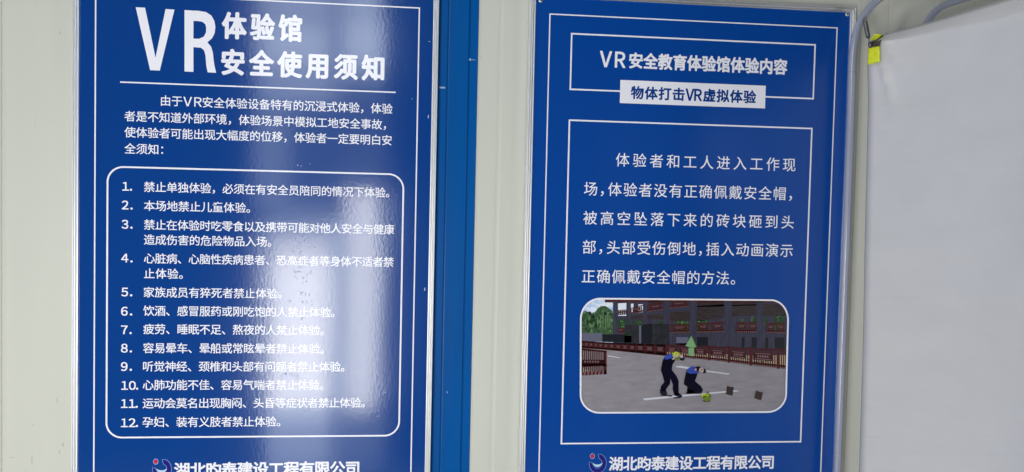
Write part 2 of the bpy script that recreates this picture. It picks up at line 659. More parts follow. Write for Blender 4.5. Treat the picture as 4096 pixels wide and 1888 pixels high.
def flat(cf, pts):
    out = []
    for p in pts:
        q = at(*cf(*p))
        out.append((q.x, q.z))
    return out


hd.poly(flat(c1, [(452, 50), (516, 53), (588, 396), (657, 62), (718, 66), (617, 485), (551, 482)]), TXT_Y)
# R : stem, bowl (as one outline with a slit), leg
bowl_o = [(787, 69), (880, 74), (935, 83), (972, 108), (992, 145), (999, 186), (994, 228), (977, 262), (944, 291), (970, 322), (981, 360), (990, 440), (1004, 500),
          (946, 497), (937, 452), (931, 380), (921, 346), (900, 328), (848, 324), (848, 494), (787, 491)]
hole = [(848, 144), (848, 266), (888, 266), (920, 252), (935, 222), (936, 190), (930, 166), (910, 150), (884, 145)]
# cut the outline open to the hole through the stem side
outl = [bowl_o[0]]+bowl_o[1:19]+[(848, 266)]+hole[2:]+[(848, 144), (847.5, 266), (847.5, 324)]+bowl_o[19:]
hd.poly(flat(c1, [(787, 69), (848, 73), (848, 494), (787, 491)]), TXT_Y)
hd.poly(flat(c1, bowl_o[1:2][:0]+[(848, 73)]+bowl_o[1:9]+[(848, 288), (848, 266)]+hole[2:]+[(848, 144)]), TXT_Y)
hd.poly(flat(c1, [(848, 288), (944, 291)]+bowl_o[9:19]), TXT_Y)
text_run(hd, '体验馆', *c1(1050, 176), *c1(1588, 193), 178/1.717, bold=0.035, wide=0.86)
text_run(hd, '安全使用须知', *c1(1046, 425), *c1(2153, 467), 172/1.717, bold=0.035, wide=0.90)
hd.build('heading_text', M['white'], LB)

pa = MB()
hp = 72/1.717
BP = 0.009
text_run(pa, '由于', *c1(626, 691), *c1(771, 694), hp, BP)
text_run(pa, 'VR', *c1(780, 697), *c1(905, 701), 80/1.717, 0.010, cz=0.37, wide=1.0)
text_run(pa, '安全体验设备特有的沉浸式体验，体验', *c1(912, 703), *c1(2215, 746), hp, BP)
text_run(pa, '者是不知道外部环境，体验场景中模拟工地安全事故，', *c1(375, 797), *c1(2170, 855), hp, BP)
text_run(pa, '使体验者可能出现大幅度的位移，体验者一定要明白安', *c1(375, 908), *c1(2210, 962), hp, BP)
text_run(pa, '全须知：', *c1(375, 1020), *c1(640, 1026), hp, BP)
pa.build('intro_paragraph', M['white'], LB)

h2, h3 = 70/1.696, 70/1.717
ITEMS = [
    (('1.', *c2(357, 178), *c2(420, 180)), [('禁止单独体验，必须在有安全员陪同的情况下体验。', *c2(503, 184), *c2(2166, 218))]),
    (('2.', *c2(353, 305), *c2(424, 307)), [('本场地禁止儿童体验。', *c2(503, 309), *c2(1221, 324))]),
    (('3.', *c2(352, 436), *c2(424, 437)), [('禁止在体验时吃零食以及携带可能对他人安全与健康', *c2(503, 439), *c2(2200, 469)),
                                          ('造成伤害的危险物品入场。', *c2(503, 541), *c2(1365, 552))]),
    (('4.', *c2(349, 665), *c2(424, 666)), [('心脏病、心脑性疾病患者、恐高症者等身体不适者禁', *c2(503, 668), *c2(2195, 690)),
                                          ('止体验。', *c2(503, 769), *c2(765, 772))]),
    (('5.', *c2(350, 895), *c2(422, 896)), [('家族成员有猝死者禁止体验。', *c2(501, 897), *c2(1435, 905))]),
    (('6.', *c2(348, 1025), *c2(421, 1026)), [('饮酒、感冒服药或刚吃饱的人禁止体验。', *c2(498, 1024), *c2(1794, 1030))]),
    (('7.', *c2(348, 1152), *c2(418, 1152)), [('疲劳、睡眠不足、熬夜的人禁止体验。', *c2(498, 1148), *c2(1720, 1152))]),
    (('8.', *c3(352, 262), *c3(425, 262)), [('容易晕车、晕船或常眩晕者禁止体验。', *c3(503, 262), *c3(1742, 263))]),
    (('9.', *c3(352, 388), *c3(425, 388)), [('听觉神经、颈椎和头部有问题者禁止体验。', *c3(503, 388), *c3(1884, 387))]),
    (('10.', *c3(354, 518), *c3(468, 518)), [('心肺功能不佳、容易气喘者禁止体验。', *c3(501, 516), *c3(1739, 511))]),
    (('11.', *c3(352, 643), *c3(465, 642)), [('运动会莫名出现胸闷、头昏等症状者禁止体验。', *c3(500, 641), *c3(2024, 634))]),
    (('12.', *c3(352, 775), *c3(467, 774)), [('孕妇、装有义肢者禁止体验。', *c3(499, 770), *c3(1444, 764))]),
]
for num, lines in ITEMS:
    it = MB()
    text_run(it, *num, 72/1.7, bold=0.016, latin=0.66, cz=0.367)
    ito = it.build('list_item', M['white'], LB)
    for ln in lines:
        it = MB()
        text_run(it, *ln, h2, bold=BP)
        it.build('text_line', M['white'], ito)

ft = MB()
text_run(ft, '湖北昀泰建设工程有限公司', *c3(718, 1098), *c3(1984, 1086), 100/1.717, bold=0.028)
ft.build('company_name', M['white'], LB)
logo(LB, 560+940/10.733, 1800+790/10.733, 1.11)
du = MB()
for (u, v, r) in ((1191, 661, 4), (1205, 664, 3), (1240, 655, 2.5), (1717, 166, 3), (1540, 1570, 4), (1509, 1665, 3), (1513, 1642, 2.5), (1648, 395, 2.5), (620, 610, 2.5)):
    q = at(u, v)
    r *= 0.6
    du.poly([(q.x+r*px1*random.uniform(.7, 1.2)*math.cos(a*0.9), q.z+r*px1*random.uniform(.7, 1.4)*math.sin(a*0.9)) for a in range(7)], TXT_Y*0.6)
for (u, v) in ((1713, 467), (1699, 1157)):
    q = at(u, v)
    du.poly([(q.x-1.5*px1, q.z-6*px1), (q.x+1.5*px1, q.z-6*px1), (q.x+2*px1, q.z+7*px1), (q.x-1*px1, q.z+6*px1)], TXT_Y*0.6)
du.build('scuff_marks', M['dust'], LB)
# small dull blue flecks scattered in rows
bl = MB()
rg = random.Random(5)
for (u0, u1, v0, n) in ((1180, 1240, 962, 8), (1172, 1262, 985, 14), (1165, 1215, 1006, 12), (1170, 1215, 1066, 9), (1172, 1246, 1088, 22), (1180, 1225, 1110, 10), (1205, 1235, 1132, 8), (1195, 1240, 1172, 16),
                        (1150, 1250, 1206, 20), (1180, 1270, 1272, 12), (1120, 1210, 1498, 30), (1130, 1200, 1510, 14), (1160, 1260, 1318, 8)):
    for _ in range(n//2):
        q = at(rg.uniform(u0, u1), v0+rg.gauss(0, 4.5))
        a, h2b = rg.uniform(1.2, 3.2)*px1, rg.uniform(1.2, 4.5)*px1
        sk = rg.uniform(-2, 2)*px1
        bl.poly([(q.x-a, q.z-h2b), (q.x+a*.6, q.z-h2b*.7), (q.x+a+sk, q.z+h2b), (q.x-a*.3+sk, q.z+h2b*.8)], TXT_Y*0.6)
bl.build('dull_flecks', M['dull'], LB)

# ---- right board
rx0 = at(2122, 944).x
rx1 = at(3399.5, 52).x
RB = thing('poster', 'framed blue poster with boxed title, white caption band and picture of two workers', 'poster',
           ((rx0+rx1)/2, 0, lz0), 'framed blue posters on the wall')
board(RB, rx0, rx1, lz0, lz1, M['blue_r'])
frame_part(RB, rx0, rx1, lz0, lz1)
screw_part(RB, 2162, 3)
screw_part(RB, 3388.6, 58.6)
b = MB()
b.outline(X(0.2474), X(0.9007), Z(0.4227)-1.80, Z(0.4227), 4.8*px1, TXT_Y)
b.build('border_line', M['white'], RB)
t = 6.2*px1
yb = TXT_Y
b = MB()
x0, x1, z0, z1 = X(0.2961), X(0.8504), Z(0.2625), Z(0.3827)
h = t/2
b.rect(x0-h, x0+h, z0-h, z1+h, yb)
b.rect(x1-h, x1+h, z0-h, z1+h, yb)
b.rect(x0+h, x1-h, z1-h, z1+h, yb)
b.rect(x0+h, X(0.4068), z0-h, z0+h, yb)
b.rect(X(0.7384), x1-h, z0-h, z0+h, yb)
b.build('title_box_line', M['white'], RB)
b = MB()
b.rect(X(0.4068), X(0.7384), Z(0.2366), Z(0.2871), yb)
b.build('caption_band', M['white'], RB)
b = MB()
b.outline(X(0.2960), X(0.8498), Z(-0.5179), Z(0.1954), t, TXT_Y)
b.build('text_box_line', M['white'], RB)
tt = MB()
text_run(tt, 'VR', *c4(586, 432), *c4(768, 436), 142/1.826, 0.022, cz=0.37, latin=0.9, wide=0.85)
text_run(tt, '安全教育体验馆体验内容', *c4(800, 444), *c4(1950, 486), 112/1.826, bold=0.032, wide=0.92)
tt.build('title_text', M['white'], RB)
old = TXT_Y
TXT_Y = -0.0011
ct = MB()
text_run(ct, '物体打击', *c4(812, 675), *c4(1200, 690), 92/1.826, bold=0.030)
text_run(ct, 'VR', *c4(1211, 691), *c4(1326, 695), 106/1.826, 0.028, cz=0.37, latin=0.9, wide=0.82)
text_run(ct, '虚拟体验', *c4(1340, 696), *c4(1722, 708), 92/1.826, bold=0.030)
ct.build('caption_text', M['navy_text'], RB)
TXT_Y = old
hb = 100/1.826
for ln in (
    ('体验者和工人进入工作现', *c5(700, 144), *c5(2012, 180)),
    ('场，体验者没有正确佩戴安全帽，', *c5(468, 355), *c5(1987, 392)),
    ('被高空坠落下来的砖块砸到头', *c5(463, 569), *c5(2000, 598)),
    ('部，头部受伤倒地，插入动画演示', *c5(458, 783), *c5(1992, 804)),
    ('正确佩戴安全帽的方法。', *c5(452, 995), *c5(1572, 1008)),
):
    bt = MB()
    text_run(bt, *ln, hb, bold=0.004, punct=0.57)
    bt.build('text_line', M['white'], RB)
ft = MB()
text_run(ft, '湖北昀泰建设工程有限公司', *c6(575, 1131), *c6(1630, 1124), 88/1.6086, bold=0.026)
ft.build('company_name', M['white'], RB)
logo(RB, 2340+465/9.2, 1790+560/9.2, 1.0)

# ---- the printed picture on the right board
PM = ['sky', 'cloud', 'leaf', 'leafdark', 'ground', 'line', 'concrete', 'shadow', 'slab', 'rust', 'rustdark', 'net', 'block', 'sand', 'overall', 'sleeve',
      'lime', 'skin', 'arrow', 'brick', 'limedark', 'boot', 'palegrey', 'hair', 'leaflight', 'rustlight']
PC = {'sky': (0.34, 0.54, 0.92), 'cloud': (0.80, 0.86, 0.97), 'leaf': (0.028, 0.065, 0.03), 'leafdark': (0.014, 0.045, 0.02), 'ground': (0.25, 0.23, 0.26), 'line': (0.62, 0.62, 0.70),
      'concrete': (0.040, 0.038, 0.066), 'shadow': (0.034, 0.025, 0.027), 'slab': (0.04, 0.044, 0.075), 'rust': (0.085, 0.014, 0.014), 'rustdark': (0.05, 0.012, 0.014), 'net': (0.020, 0.021, 0.026),
      'block': (0.012, 0.013, 0.020), 'sand': (0.44, 0.36, 0.24), 'overall': (0.002, 0.001, 0.012), 'sleeve': (0.040, 0.075, 0.42), 'lime': (0.45, 0.58, 0.03), 'skin': (0.55, 0.40, 0.38),
      'arrow': (0.22, 0.42, 0.20), 'brick': (0.045, 0.028, 0.024), 'limedark': (0.16, 0.22, 0.03), 'boot': (0.012, 0.014, 0.03), 'palegrey': (0.13, 0.135, 0.19), 'hair': (0.01, 0.009, 0.02),
      'leaflight': (0.12, 0.23, 0.10), 'rustlight': (0.22, 0.12, 0.13)}
GR = {'ground': ((0.345, 0.32, 0.35), (14, 14, 60), 0.30, 0.78), 'leaf': ((0.09, 0.17, 0.075), (160, 160, 110), 0.42, 0.62), 'shadow': ((0.060, 0.044, 0.044), (30, 30, 160), 0.4, 0.7),
      'concrete': ((0.062, 0.060, 0.098), (150, 150, 22), 0.4, 0.7), 'sky': ((0.85, 0.90, 0.98), (22, 22, 50), 0.40, 0.60), 'net': ((0.034, 0.036, 0.044), (60, 60, 60), 0.4, 0.7),
      'leafdark': ((0.05, 0.11, 0.04), (160, 160, 110), 0.45, 0.7)}
PMATS = [printed('picture_'+k, PC[k], 0.20, GR.get(k)) for k in PM]
IX = {k: i for i, k in enumerate(PM)}
pic = MB()
LAY = [0]


def q8(x, y):
    p = at(*c8(x, y))
    return (p.x, p.z)


# clip everything to the rounded picture outline
PR = []
for (cx, cy, r, a0) in ((2130-185, 55+172, 0, 0),):
    pass
_c = [(320, 36), (2010, 52)]
corner = [(298, 236, 188, 196, 180, 270), (1985, 245, 160, 190, 270, 360), (1948, 972, 178, 176, 0, 90), (290, 985, 182, 170, 90, 180)]
for (cx, cy, rx, ry, a0, a1) in corner:
    for k in range(13):
        a = math.radians(a0+(a1-a0)*k/12)
        PR.append((cx+rx*math.cos(a), cy+ry*math.sin(a)))


def clip(poly, clipper):
    """Sutherland-Hodgman against the convex picture outline (clockwise on the page)"""
    out = poly
    n = len(clipper)
    for i in range(n):
        a, b2 = clipper[i], clipper[(i+1) % n]
        ex, ey = b2[0]-a[0], b2[1]-a[1]
        if abs(ex)+abs(ey) < 1e-6:
            continue
        inp, out = out, []
        for j in range(len(inp)):
            p, q = inp[j], inp[(j+1) % len(inp)]
            sp = ex*(p[1]-a[1])-ey*(p[0]-a[0])
            sq = ex*(q[1]-a[1])-ey*(q[0]-a[0])
            if sp >= 0:
                out.append(p)
            if (sp > 0 > sq) or (sp < 0 < sq):
                tt2 = sp/(sp-sq)
                out.append((p[0]+(q[0]-p[0])*tt2, p[1]+(q[1]-p[1])*tt2))
        if not out:
            return []
    return out


def layer():
    LAY[0] += 1


def draw(pts, m):
    c = clip(pts, PR)
    if len(c) >= 3:
        pic.poly([q8(*p) for p in c], TXT_Y-0.00012*LAY[0], IX[m])


def quad(x0, y0, x1, y1, m):
    draw([(x0, y0), (x1, y0), (x1, y1), (x0, y1)], m)


def stroke(x0, y0, x1, y1, wd, m):
    dx, dy = x1-x0, y1-y0
    l = math.hypot(dx, dy) or 1
    nx, ny = -dy/l*wd/2, dx/l*wd/2
    draw([(x0+nx, y0+ny), (x0-nx, y0-ny), (x1-nx, y1-ny), (x1+nx, y1+ny)], m)


def blob(cx, cy, rx, ry, m, n=14, jit=0.0, rot=0.0):
    pts = []
    for k in range(n):
        a = 2*math.pi*k/n
        j = 1+random.uniform(-jit, jit)
        x, y = rx*math.cos(a)*j, ry*math.sin(a)*j
        pts.append((cx+x*math.cos(rot)-y*math.sin(rot), cy+x*math.sin(rot)+y*math.cos(rot)))
    draw(pts, m)


quad(60, 0, 2300, 620, 'sky')
layer()
draw([(60, 520), (1130, 600), (2300, 735), (2300, 1200), (60, 1200)], 'ground')
blob(250, 150, 80, 26, 'cloud', jit=0.3)
layer()
# trees at the left edge
draw([(60, 390), (60, 200), (110, 165), (150, 155), (185, 170), (225, 195), (250, 165), (275, 130), (310, 108), (350, 108), (385, 130), (420, 160), (440, 390)], 'leaf')
layer()
for i in range(34):
    x, y = random.uniform(130, 420), random.uniform(170, 370)
    blob(x, y, random.uniform(9, 24), random.uniform(8, 22), random.choice(['leafdark', 'leafdark', 'leaflight', 'leaf']), 9, 0.35)
layer()
for x, y, l in ((330, 150, 150), (370, 170, 160), (300, 200, 110), (352, 200, 140), (395, 200, 120), (270, 230, 80)):
    stroke(x, y, x+random.uniform(-14, 14), y+l, 9, 'leaflight')
layer()
# building shell
draw([(424, 62), (2300, 40), (2300, 620), (424, 540)], 'concrete')
quad(60, 376, 320, 460, 'palegrey')
layer()
draw([(345, 42), (1000, 50), (2300, 50), (2300, 78), (1000, 62), (700, 70), (345, 74)], 'rust')
# dark soffits / interior of upper storey
for poly in ([(555, 215), (730, 190), (920, 190), (920, 245), (760, 240), (700, 238), (555, 240)], [(980, 170), (1185, 160), (1185, 255), (980, 262)],
             [(1255, 110), (1520, 90), (1520, 225), (1255, 260)], [(1600, 100), (1840, 90), (1840, 200), (1600, 215)], [(1900, 90), (2300, 80), (2300, 200), (1900, 205)],
             [(780, 60), (920, 60), (920, 90), (780, 110)], [(980, 58), (1180, 58), (1180, 70), (980, 75)], [(1250, 62), (1900, 60), (1900, 100), (1250, 120)]):
    draw(poly, 'shadow')
# see-through sky openings
for a in (((474, 82), (557, 78), (557, 205), (474, 205)), ((602, 86), (627, 84), (627, 180), (602, 184)), ((676, 92), (720, 90), (720, 170), (676, 176))):
    draw(list(a), 'cloud')
for (x0, y0, x1, y1) in ((470, 240, 556, 340), (600, 240, 626, 300), (650, 250, 720, 300), (870, 255, 922, 285), (1045, 255, 1170, 375), (1255, 250, 1360, 375), (1690, 228, 1720, 350), (1790, 215, 1840, 370),
                         (1925, 212, 1955, 300), (2020, 200, 2115, 360)):
    quad(x0, y0, x1, y1, 'leafdark')
layer()
for (x0, y0, x1, y1) in ((470, 240, 556, 330), (1045, 258, 1170, 300), (1255, 250, 1360, 300), (1790, 215, 1840, 270), (2020, 200, 2115, 270), (650, 250, 720, 290), (1690, 228, 1720, 260)):
    for i in range(int((x1-x0)/9)):
        blob(random.uniform(x0+6, x1-6), random.uniform(y0+6, y1-4), random.uniform(5, 12), random.uniform(5, 12), random.choice(['leaflight', 'leaf']), 8, 0.35)
layer()


def railing(x0, y0, y1, x1, x1b, y0b, bars=True, panel=True, hgt=None, step=17, alt=True):
    """red site railing in perspective: left edge x0 (y0..y1), right edge x1 (y0b..x1b)"""
    yl0, yl1, yr0, yr1 = y0, y1, y0b, x1b

    def L(t, s):
        return (x0+(x1-x0)*t, (yl0+(yl1-yl0)*s)*(1-t)+(yr0+(yr1-yr0)*s)*t)
    draw([L(0, 0), L(1, 0), L(1, .12), L(0, .12)], 'rust')
    draw([L(0, .72), L(1, .72), L(1, .86), L(0, .86)], 'rust')
    n = max(3, int((x1-x0)/step))
    for i in range(n+1):
        t0 = i/n
        t1 = min(1, t0+0.5/n)
        draw([L(t0, .1), L(t1, .1), L(t1, 1), L(t0, 1)], 'rust')
        if alt and i < n:
            draw([L(t1, .86), L(t0+1/n, .86), L(min(1, t0+0.8/n), 1), L(t0+0.3/n, 1)], 'rustlight')
    if panel:
        layer()
        draw([L(.18, .22), L(.82, .22), L(.82, .62), L(.18, .62)], 'rustdark')
        layer()
        draw([L(.24, .3), L(.76, .3), L(.76, .35), L(.24, .35)], 'rustlight')
        for i in range(6):
            draw([L(.3+i*.07, .41), L(.34+i*.07, .41), L(.34+i*.07, .5), L(.3+i*.07, .5)], 'rustlight')
        LAY[0] -= 2


for a in ((455, 150, 200, 590, 190, 140), (600, 128, 190, 720, 168, 95), (765, 95, 165, 922, 148, 72), (975, 60, 135, 1180, 112, 52),
          (455, 325, 380, 540, 378, 322), (985, 290, 375, 1180, 372, 285), (1248, 278, 372, 1385, 370, 272), (1390, 272, 370, 1525, 366, 262),
          (1640, 268, 372, 1750, 372, 268), (1752, 268, 372, 1865, 372, 266), (1935, 275, 376, 2030, 377, 275), (2034, 275, 377, 2130, 378, 276)):
    railing(*a)
for i in range(38):
    x = 1250+i*17
    stroke(x, 88-0.02*i, x+8, 62, 6, 'rust')
layer(); layer(); layer()
# columns
for (x0, x1, y0, y1) in ((424, 470, 60, 385), (556, 600, 62, 300), (722, 762, 62, 290), (925, 985, 60, 490), (1185, 1252, 56, 520), (1525, 1600, 60, 540), (1842, 1895, 70, 560)):
    quad(x0, y0, x1, y1, 'concrete')
layer()
# netted stacks and dark openings low down
quad(536, 296, 680, 475, 'net')
draw([(706, 305), (730, 290), (815, 282), (815, 480), (706, 480)], 'block')
quad(822, 284, 980, 490, 'net')
draw([(318, 388), (606, 390), (606, 470), (318, 462)], 'block')
quad(1050, 416, 1170, 475, 'palegrey')
quad(1050, 475, 1170, 495, 'overall')
for (x0, y0, x1, y1) in ((1254, 416, 1362, 500), (1698, 416, 1724, 516), (1794, 418, 1844, 520), (1930, 420, 1958, 526), (2026, 420, 2120, 532)):
    quad(x0, y0, x1, y1, 'block')
quad(682, 300, 702, 476, 'palegrey')
layer()
stroke(822, 388, 980, 388, 4, 'block')
stroke(902, 284, 902, 480, 4, 'block')
stroke(540, 396, 606, 396, 8, 'leafdark')
layer()
# strip of sand and ground behind the long fence
draw([(540, 535), (705, 540), (705, 565), (540, 558)], 'sand')
draw([(960, 560), (1160, 570), (1400, 585), (1700, 600), (2300, 590), (2300, 735), (1950, 690), (1500, 640), (1200, 610), (960, 590)], 'sand')
layer()
for i in range(24):
    x = random.uniform(1400, 2120)
    blob(x, 615+random.uniform(-22, 22)+(x-1400)*0.05, random.uniform(8, 26), random.uniform(4, 9), random.choice(['line', 'palegrey', 'shadow']), 9, 0.3)
layer()


def fy(x):                                   # top and bottom of the long fence
    ft2 = [(100, 452), (400, 472), (640, 480), (960, 490), (1360, 505), (1560, 512), (1760, 522), (2040, 532), (2300, 545)]
    fb2 = [(100, 522), (400, 545), (640, 570), (960, 602), (1360, 642), (1560, 664), (1760, 690), (2040, 722), (2300, 755)]

    def ip(T):
        for (a, ya), (b3, yb2) in zip(T, T[1:]):
            if a <= x <= b3:
                return ya+(yb2-ya)*(x-a)/(b3-a)
        return T[-1][1]
    return ip(ft2), ip(fb2)


posts = [100, 138, 183, 230, 278, 325, 380, 440, 508, 576, 650, 735, 835, 945, 1065, 1210, 1360, 1555, 1770, 2040, 2300]
for a, b3 in zip(posts, posts[1:]):
    (ta, ba), (tb, bb) = fy(a), fy(b3)

    def L(tq, s):
        return (a+(b3-a)*tq, (ta+(ba-ta)*s)*(1-tq)+(tb+(bb-tb)*s)*tq)
    dense = b3 < 950
    if dense:
        draw([L(0, 0), L(1, 0), L(1, 1), L(0, 1)], 'rustdark' if a > 560 else 'rust')
    draw([L(0, 0), L(1, 0), L(1, .08), L(0, .08)], 'rust')
    draw([L(0, .80), L(1, .80), L(1, .90), L(0, .90)], 'rust')
    n = max(4, int((b3-a)/21))
    for i in range(n):
        t0, t1 = i/n, (i+.52)/n
        draw([L(t0, .05), L(t1, .05), L(t1, .98), L(t0, .98)], 'rust')
        if not dense:
            draw([L(t1, .90), L((i+1)/n, .90), L((i+.8)/n, 1), L((i+.3)/n, 1)], 'rustlight')
    layer()
    if a < 1800:
        draw([L(.14, .22), L(.86, .22), L(.86, .66), L(.14, .66)], 'rustdark')
        layer()
        for s0, s1 in ((.27, .31), (.57, .61)):
            draw([L(.22, s0), L(.78, s0), L(.78, s1), L(.22, s1)], 'rustlight')
        for i in range(5):
            draw([L(.3+i*.085, .38), L(.36+i*.085, .38), L(.36+i*.085, .5), L(.3+i*.085, .5)], 'rustlight')
        layer()
        LAY[0] -= 2
    wpost = 0.10 if b3 > 700 else 0.08
    draw([L(0, -.06), L(wpost, -.06), L(wpost, 1.02), L(0, 1.02)], 'rust')
    LAY[0] -= 1
layer(); layer(); layer()
# road markings
draw([(370, 596), (400, 598), (502, 618), (480, 622), (370, 605)], 'line')
draw([(1045, 702), (1090, 698), (1180, 712), (1340, 742), (1580, 776), (1560, 786), (1340, 756), (1050, 712)], 'line')
draw([(718, 1020), (1640, 938), (1672, 950), (735, 1040)], 'line')
layer()
# near fence at the left
draw([(60, 520), (130, 528), (360, 552), (360, 566), (60, 540)], 'rust')
draw([(60, 690), (360, 680), (360, 700), (60, 712)], 'rust')
draw([(60, 640), (200, 640), (340, 640), (340, 690), (60, 705)], 'rustdark')
draw([(118, 768), (358, 746), (358, 782), (118, 794)], 'rust')
draw([(118, 720), (200, 748), (118, 760)], 'sand')
draw([(334, 552), (360, 552), (360, 782), (334, 782)], 'rust')
for i in range(12):
    x = 118+i*19
    draw([(x, 530+i*1.6), (x+10, 531+i*1.6), (x+10, 765-i), (x, 765-i)], 'rust')
layer()
for i in range(6):
    x = 142+i*36
    draw([(x, 758-i*2), (x+16, 756-i*2), (x+4, 788-i), (x-12, 790-i)], 'rustlight')
for i in range(6):
    draw([(140+i*26, 648), (154+i*26, 648), (154+i*26, 668), (140+i*26, 668)], 'rustlight')
layer()
# shadows on the road
draw([(890, 985), (1000, 990), (1010, 1004), (900, 996)], 'shadow')
draw([(1010, 1012), (1110, 1000), (1090, 1016), (1030, 1022)], 'overall')
draw([(1130, 965), (1300, 958), (1300, 975), (1160, 978)], 'shadow')
draw([(1310, 1040), (1390, 1040), (1370, 1056), (1320, 1052)], 'shadow')
layer()
# standing worker bent under raised arms
draw([(930, 615), (950, 592), (1000, 582), (1030, 600), (1038, 640), (1010, 690), (1004, 738), (1050, 800), (1072, 850), (1070, 900), (1074, 985), (1028, 985), (1012, 930), (1014, 880), (990, 825),
      (985, 880), (950, 925), (944, 950), (890, 945), (896, 900), (930, 860), (915, 800), (896, 740), (905, 690), (912, 650)], 'overall')
draw([(888, 935), (950, 945), (960, 975), (948, 990), (905, 986), (886, 966)], 'boot')
draw([(1028, 968), (1072, 966), (1104, 990), (1108, 1008), (1080, 1010), (1030, 992)], 'boot')
layer()
draw([(930, 618), (948, 590), (1000, 582), (1050, 588), (1060, 606), (1010, 622), (960, 636), (935, 634)], 'sleeve')
draw([(1080, 618), (1105, 608), (1130, 618), (1132, 636), (1110, 650), (1085, 640)], 'boot')
layer()
blob(1046, 592, 34, 34, 'lime')
draw([(1030, 600), (1075, 600), (1078, 640), (1050, 642), (1036, 630)], 'limedark')
layer()
blob(1050, 602, 20, 16, 'skin', 10)
blob(1098, 605, 20, 15, 'skin', 10, rot=0.5)
blob(1022, 628, 18, 8, 'skin', 8, rot=-0.4)
blob(1052, 578, 20, 12, 'lime', 10)
layer()
# crouching worker
draw([(1150, 740), (1175, 720), (1240, 715), (1260, 760), (1250, 800), (1232, 850), (1290, 900), (1310, 935), (1300, 958), (1260, 966), (1150, 970), (1158, 905), (1122, 880), (1128, 830), (1140, 780)], 'overall')
draw([(1155, 930), (1215, 940), (1232, 970), (1156, 972)], 'boot')
layer()
draw([(1152, 750), (1168, 720), (1210, 704), (1235, 710), (1228, 745), (1275, 762), (1262, 772), (1190, 776), (1155, 765)], 'sleeve')
blob(1262, 728, 28, 24, 'hair', 12)
blob(1322, 750, 20, 22, 'hair', 12)
layer()
blob(1296, 742, 24, 26, 'skin', 12)
blob(1240, 735, 10, 12, 'skin', 8)
layer()
blob(1300, 738, 8, 10, 'palegrey', 8)
stroke(1280, 748, 1290, 765, 4, 'hair')
# green arrow
draw([(1194, 404), (1250, 512), (1224, 516), (1222, 604), (1166, 598), (1170, 512), (1138, 502)], 'arrow')
layer()
draw([(1194, 404), (1206, 410), (1250, 512), (1240, 512)], 'leaflight')
draw([(1170, 512), (1224, 516), (1224, 526), (1170, 522)], 'leaflight')
# helmet on the ground and the bricks
blob(1352, 1010, 40, 40, 'limedark', 18)
blob(1318, 992, 20, 18, 'lime', 10)
draw([(1548, 896), (1580, 908), (1614, 908), (1602, 994), (1538, 976)], 'brick')
draw([(1834, 942), (1870, 958), (1902, 960), (1886, 1040), (1818, 1018)], 'brick')
layer()
blob(1345, 985, 30, 14, 'lime', 12)
stroke(1338, 998, 1358, 952, 6, 'hair')
stroke(1358, 952, 1378, 1000, 6, 'hair')
pic_o = pic.build('picture_print', PMATS, RB)
b = MB()


def pgrow(o):
    pts = []
    for (cx, cy, rx, ry, a0, a1) in corner:
        for k in range(13):
            a = math.radians(a0+(a1-a0)*k/12)
            pts.append(q8(cx+(rx+o)*math.cos(a), cy+(ry+o)*math.sin(a)))
    return pts


A, B2 = pgrow(-3), pgrow(14)
n = len(A)
b.add([(p[0], TXT_Y-0.00012*(LAY[0]+4), p[1]) for p in A+B2], [(i, (i+1) % n, n+(i+1) % n, n+i) for i in range(n)])
b.build('picture_border', M['white'], RB)

# ------------------------------------------------------------------ tube stand at the right
TY = -0.075
st = thing('tube_frame', 'lilac grey bent metal tube frame standing beside the right poster', 'tube frame', (at(3348, 1888, TY).x, TY, 0))
cl = [(3560, -38), (3530, -14), (3506, 4), (3482, 27), (3459, 58), (3438, 94), (3423, 140), (3414, 190), (3409.5, 240), (3407.5, 300), (3402, 500), (3387.5, 900), (3368, 1400), (3349, 1880)]
path = [at(u, v, TY) for u, v in cl]
# runs on down to the floor, and out of sight over to the rear post
dirn = (path[-1]-path[-2]).normalized()
bot = path[-1]+dirn*((path[-1].z-0.0)/-dirn.z)
top = [at(3800, -120, TY-0.05), at(3640, -85, TY-0.01)]
RT = 15.4*px1*(D+TY)/D
V, Fc = tube(spline(top+path+[bot], 6), RT, 20)
p1 = mesh_obj('tube_post', V, Fc, M['tube'], st, smooth=True)
for (u, v) in ((3407.7, 289), (3352, 1808)):
    c = at(u, v, TY)
    V, Fc = tube([c+Vector((0, 0, 0.0013)), c-Vector((0, 0, 0.0013))], RT*1.015, 20, False)
    mesh_obj('tube_joint', V, Fc, M['joint'], p1, smooth=True)
TY2 = -0.03
cl2 = [(3990, -40), (3915, -22), (3835, 2), (3781, 20), (3744, 44), (3719, 72), (3703, 104), (3695, 150), (3690, 220)]
path2 = [at(u, v, TY2) for u, v in cl2]
path2 += [at(3688, 320, TY2), at(3686, 420, TY2)]
bot2 = Vector((path2[-1].x-0.02, TY2, 0))
path2 += [bot2+(path2[-1]-bot2)*q for q in (0.97, 0.6)]
V, Fc = tube(spline([at(4200, -75, TY2)]+path2+[bot2], 6), RT*0.97, 20)
mesh_obj('tube_post', V, Fc, M['tube'], st, smooth=True)

# ------------------------------------------------------------------ white banner hung on the frame
BX = at(3475, 180, -0.11)
bn = thing('banner', 'plain white vinyl banner sheet hooked to the tube frame by its top corner', 'banner', (BX.x, BX.y, 0.05))


def lerp_tab(T, x):
    for (a, ya), (b3, yb3) in zip(T, T[1:]):
        if a <= x <= b3:
            return ya+(yb3-ya)*(x-a)/(b3-a)
    return T[0][1] if x < T[0][0] else T[-1][1]


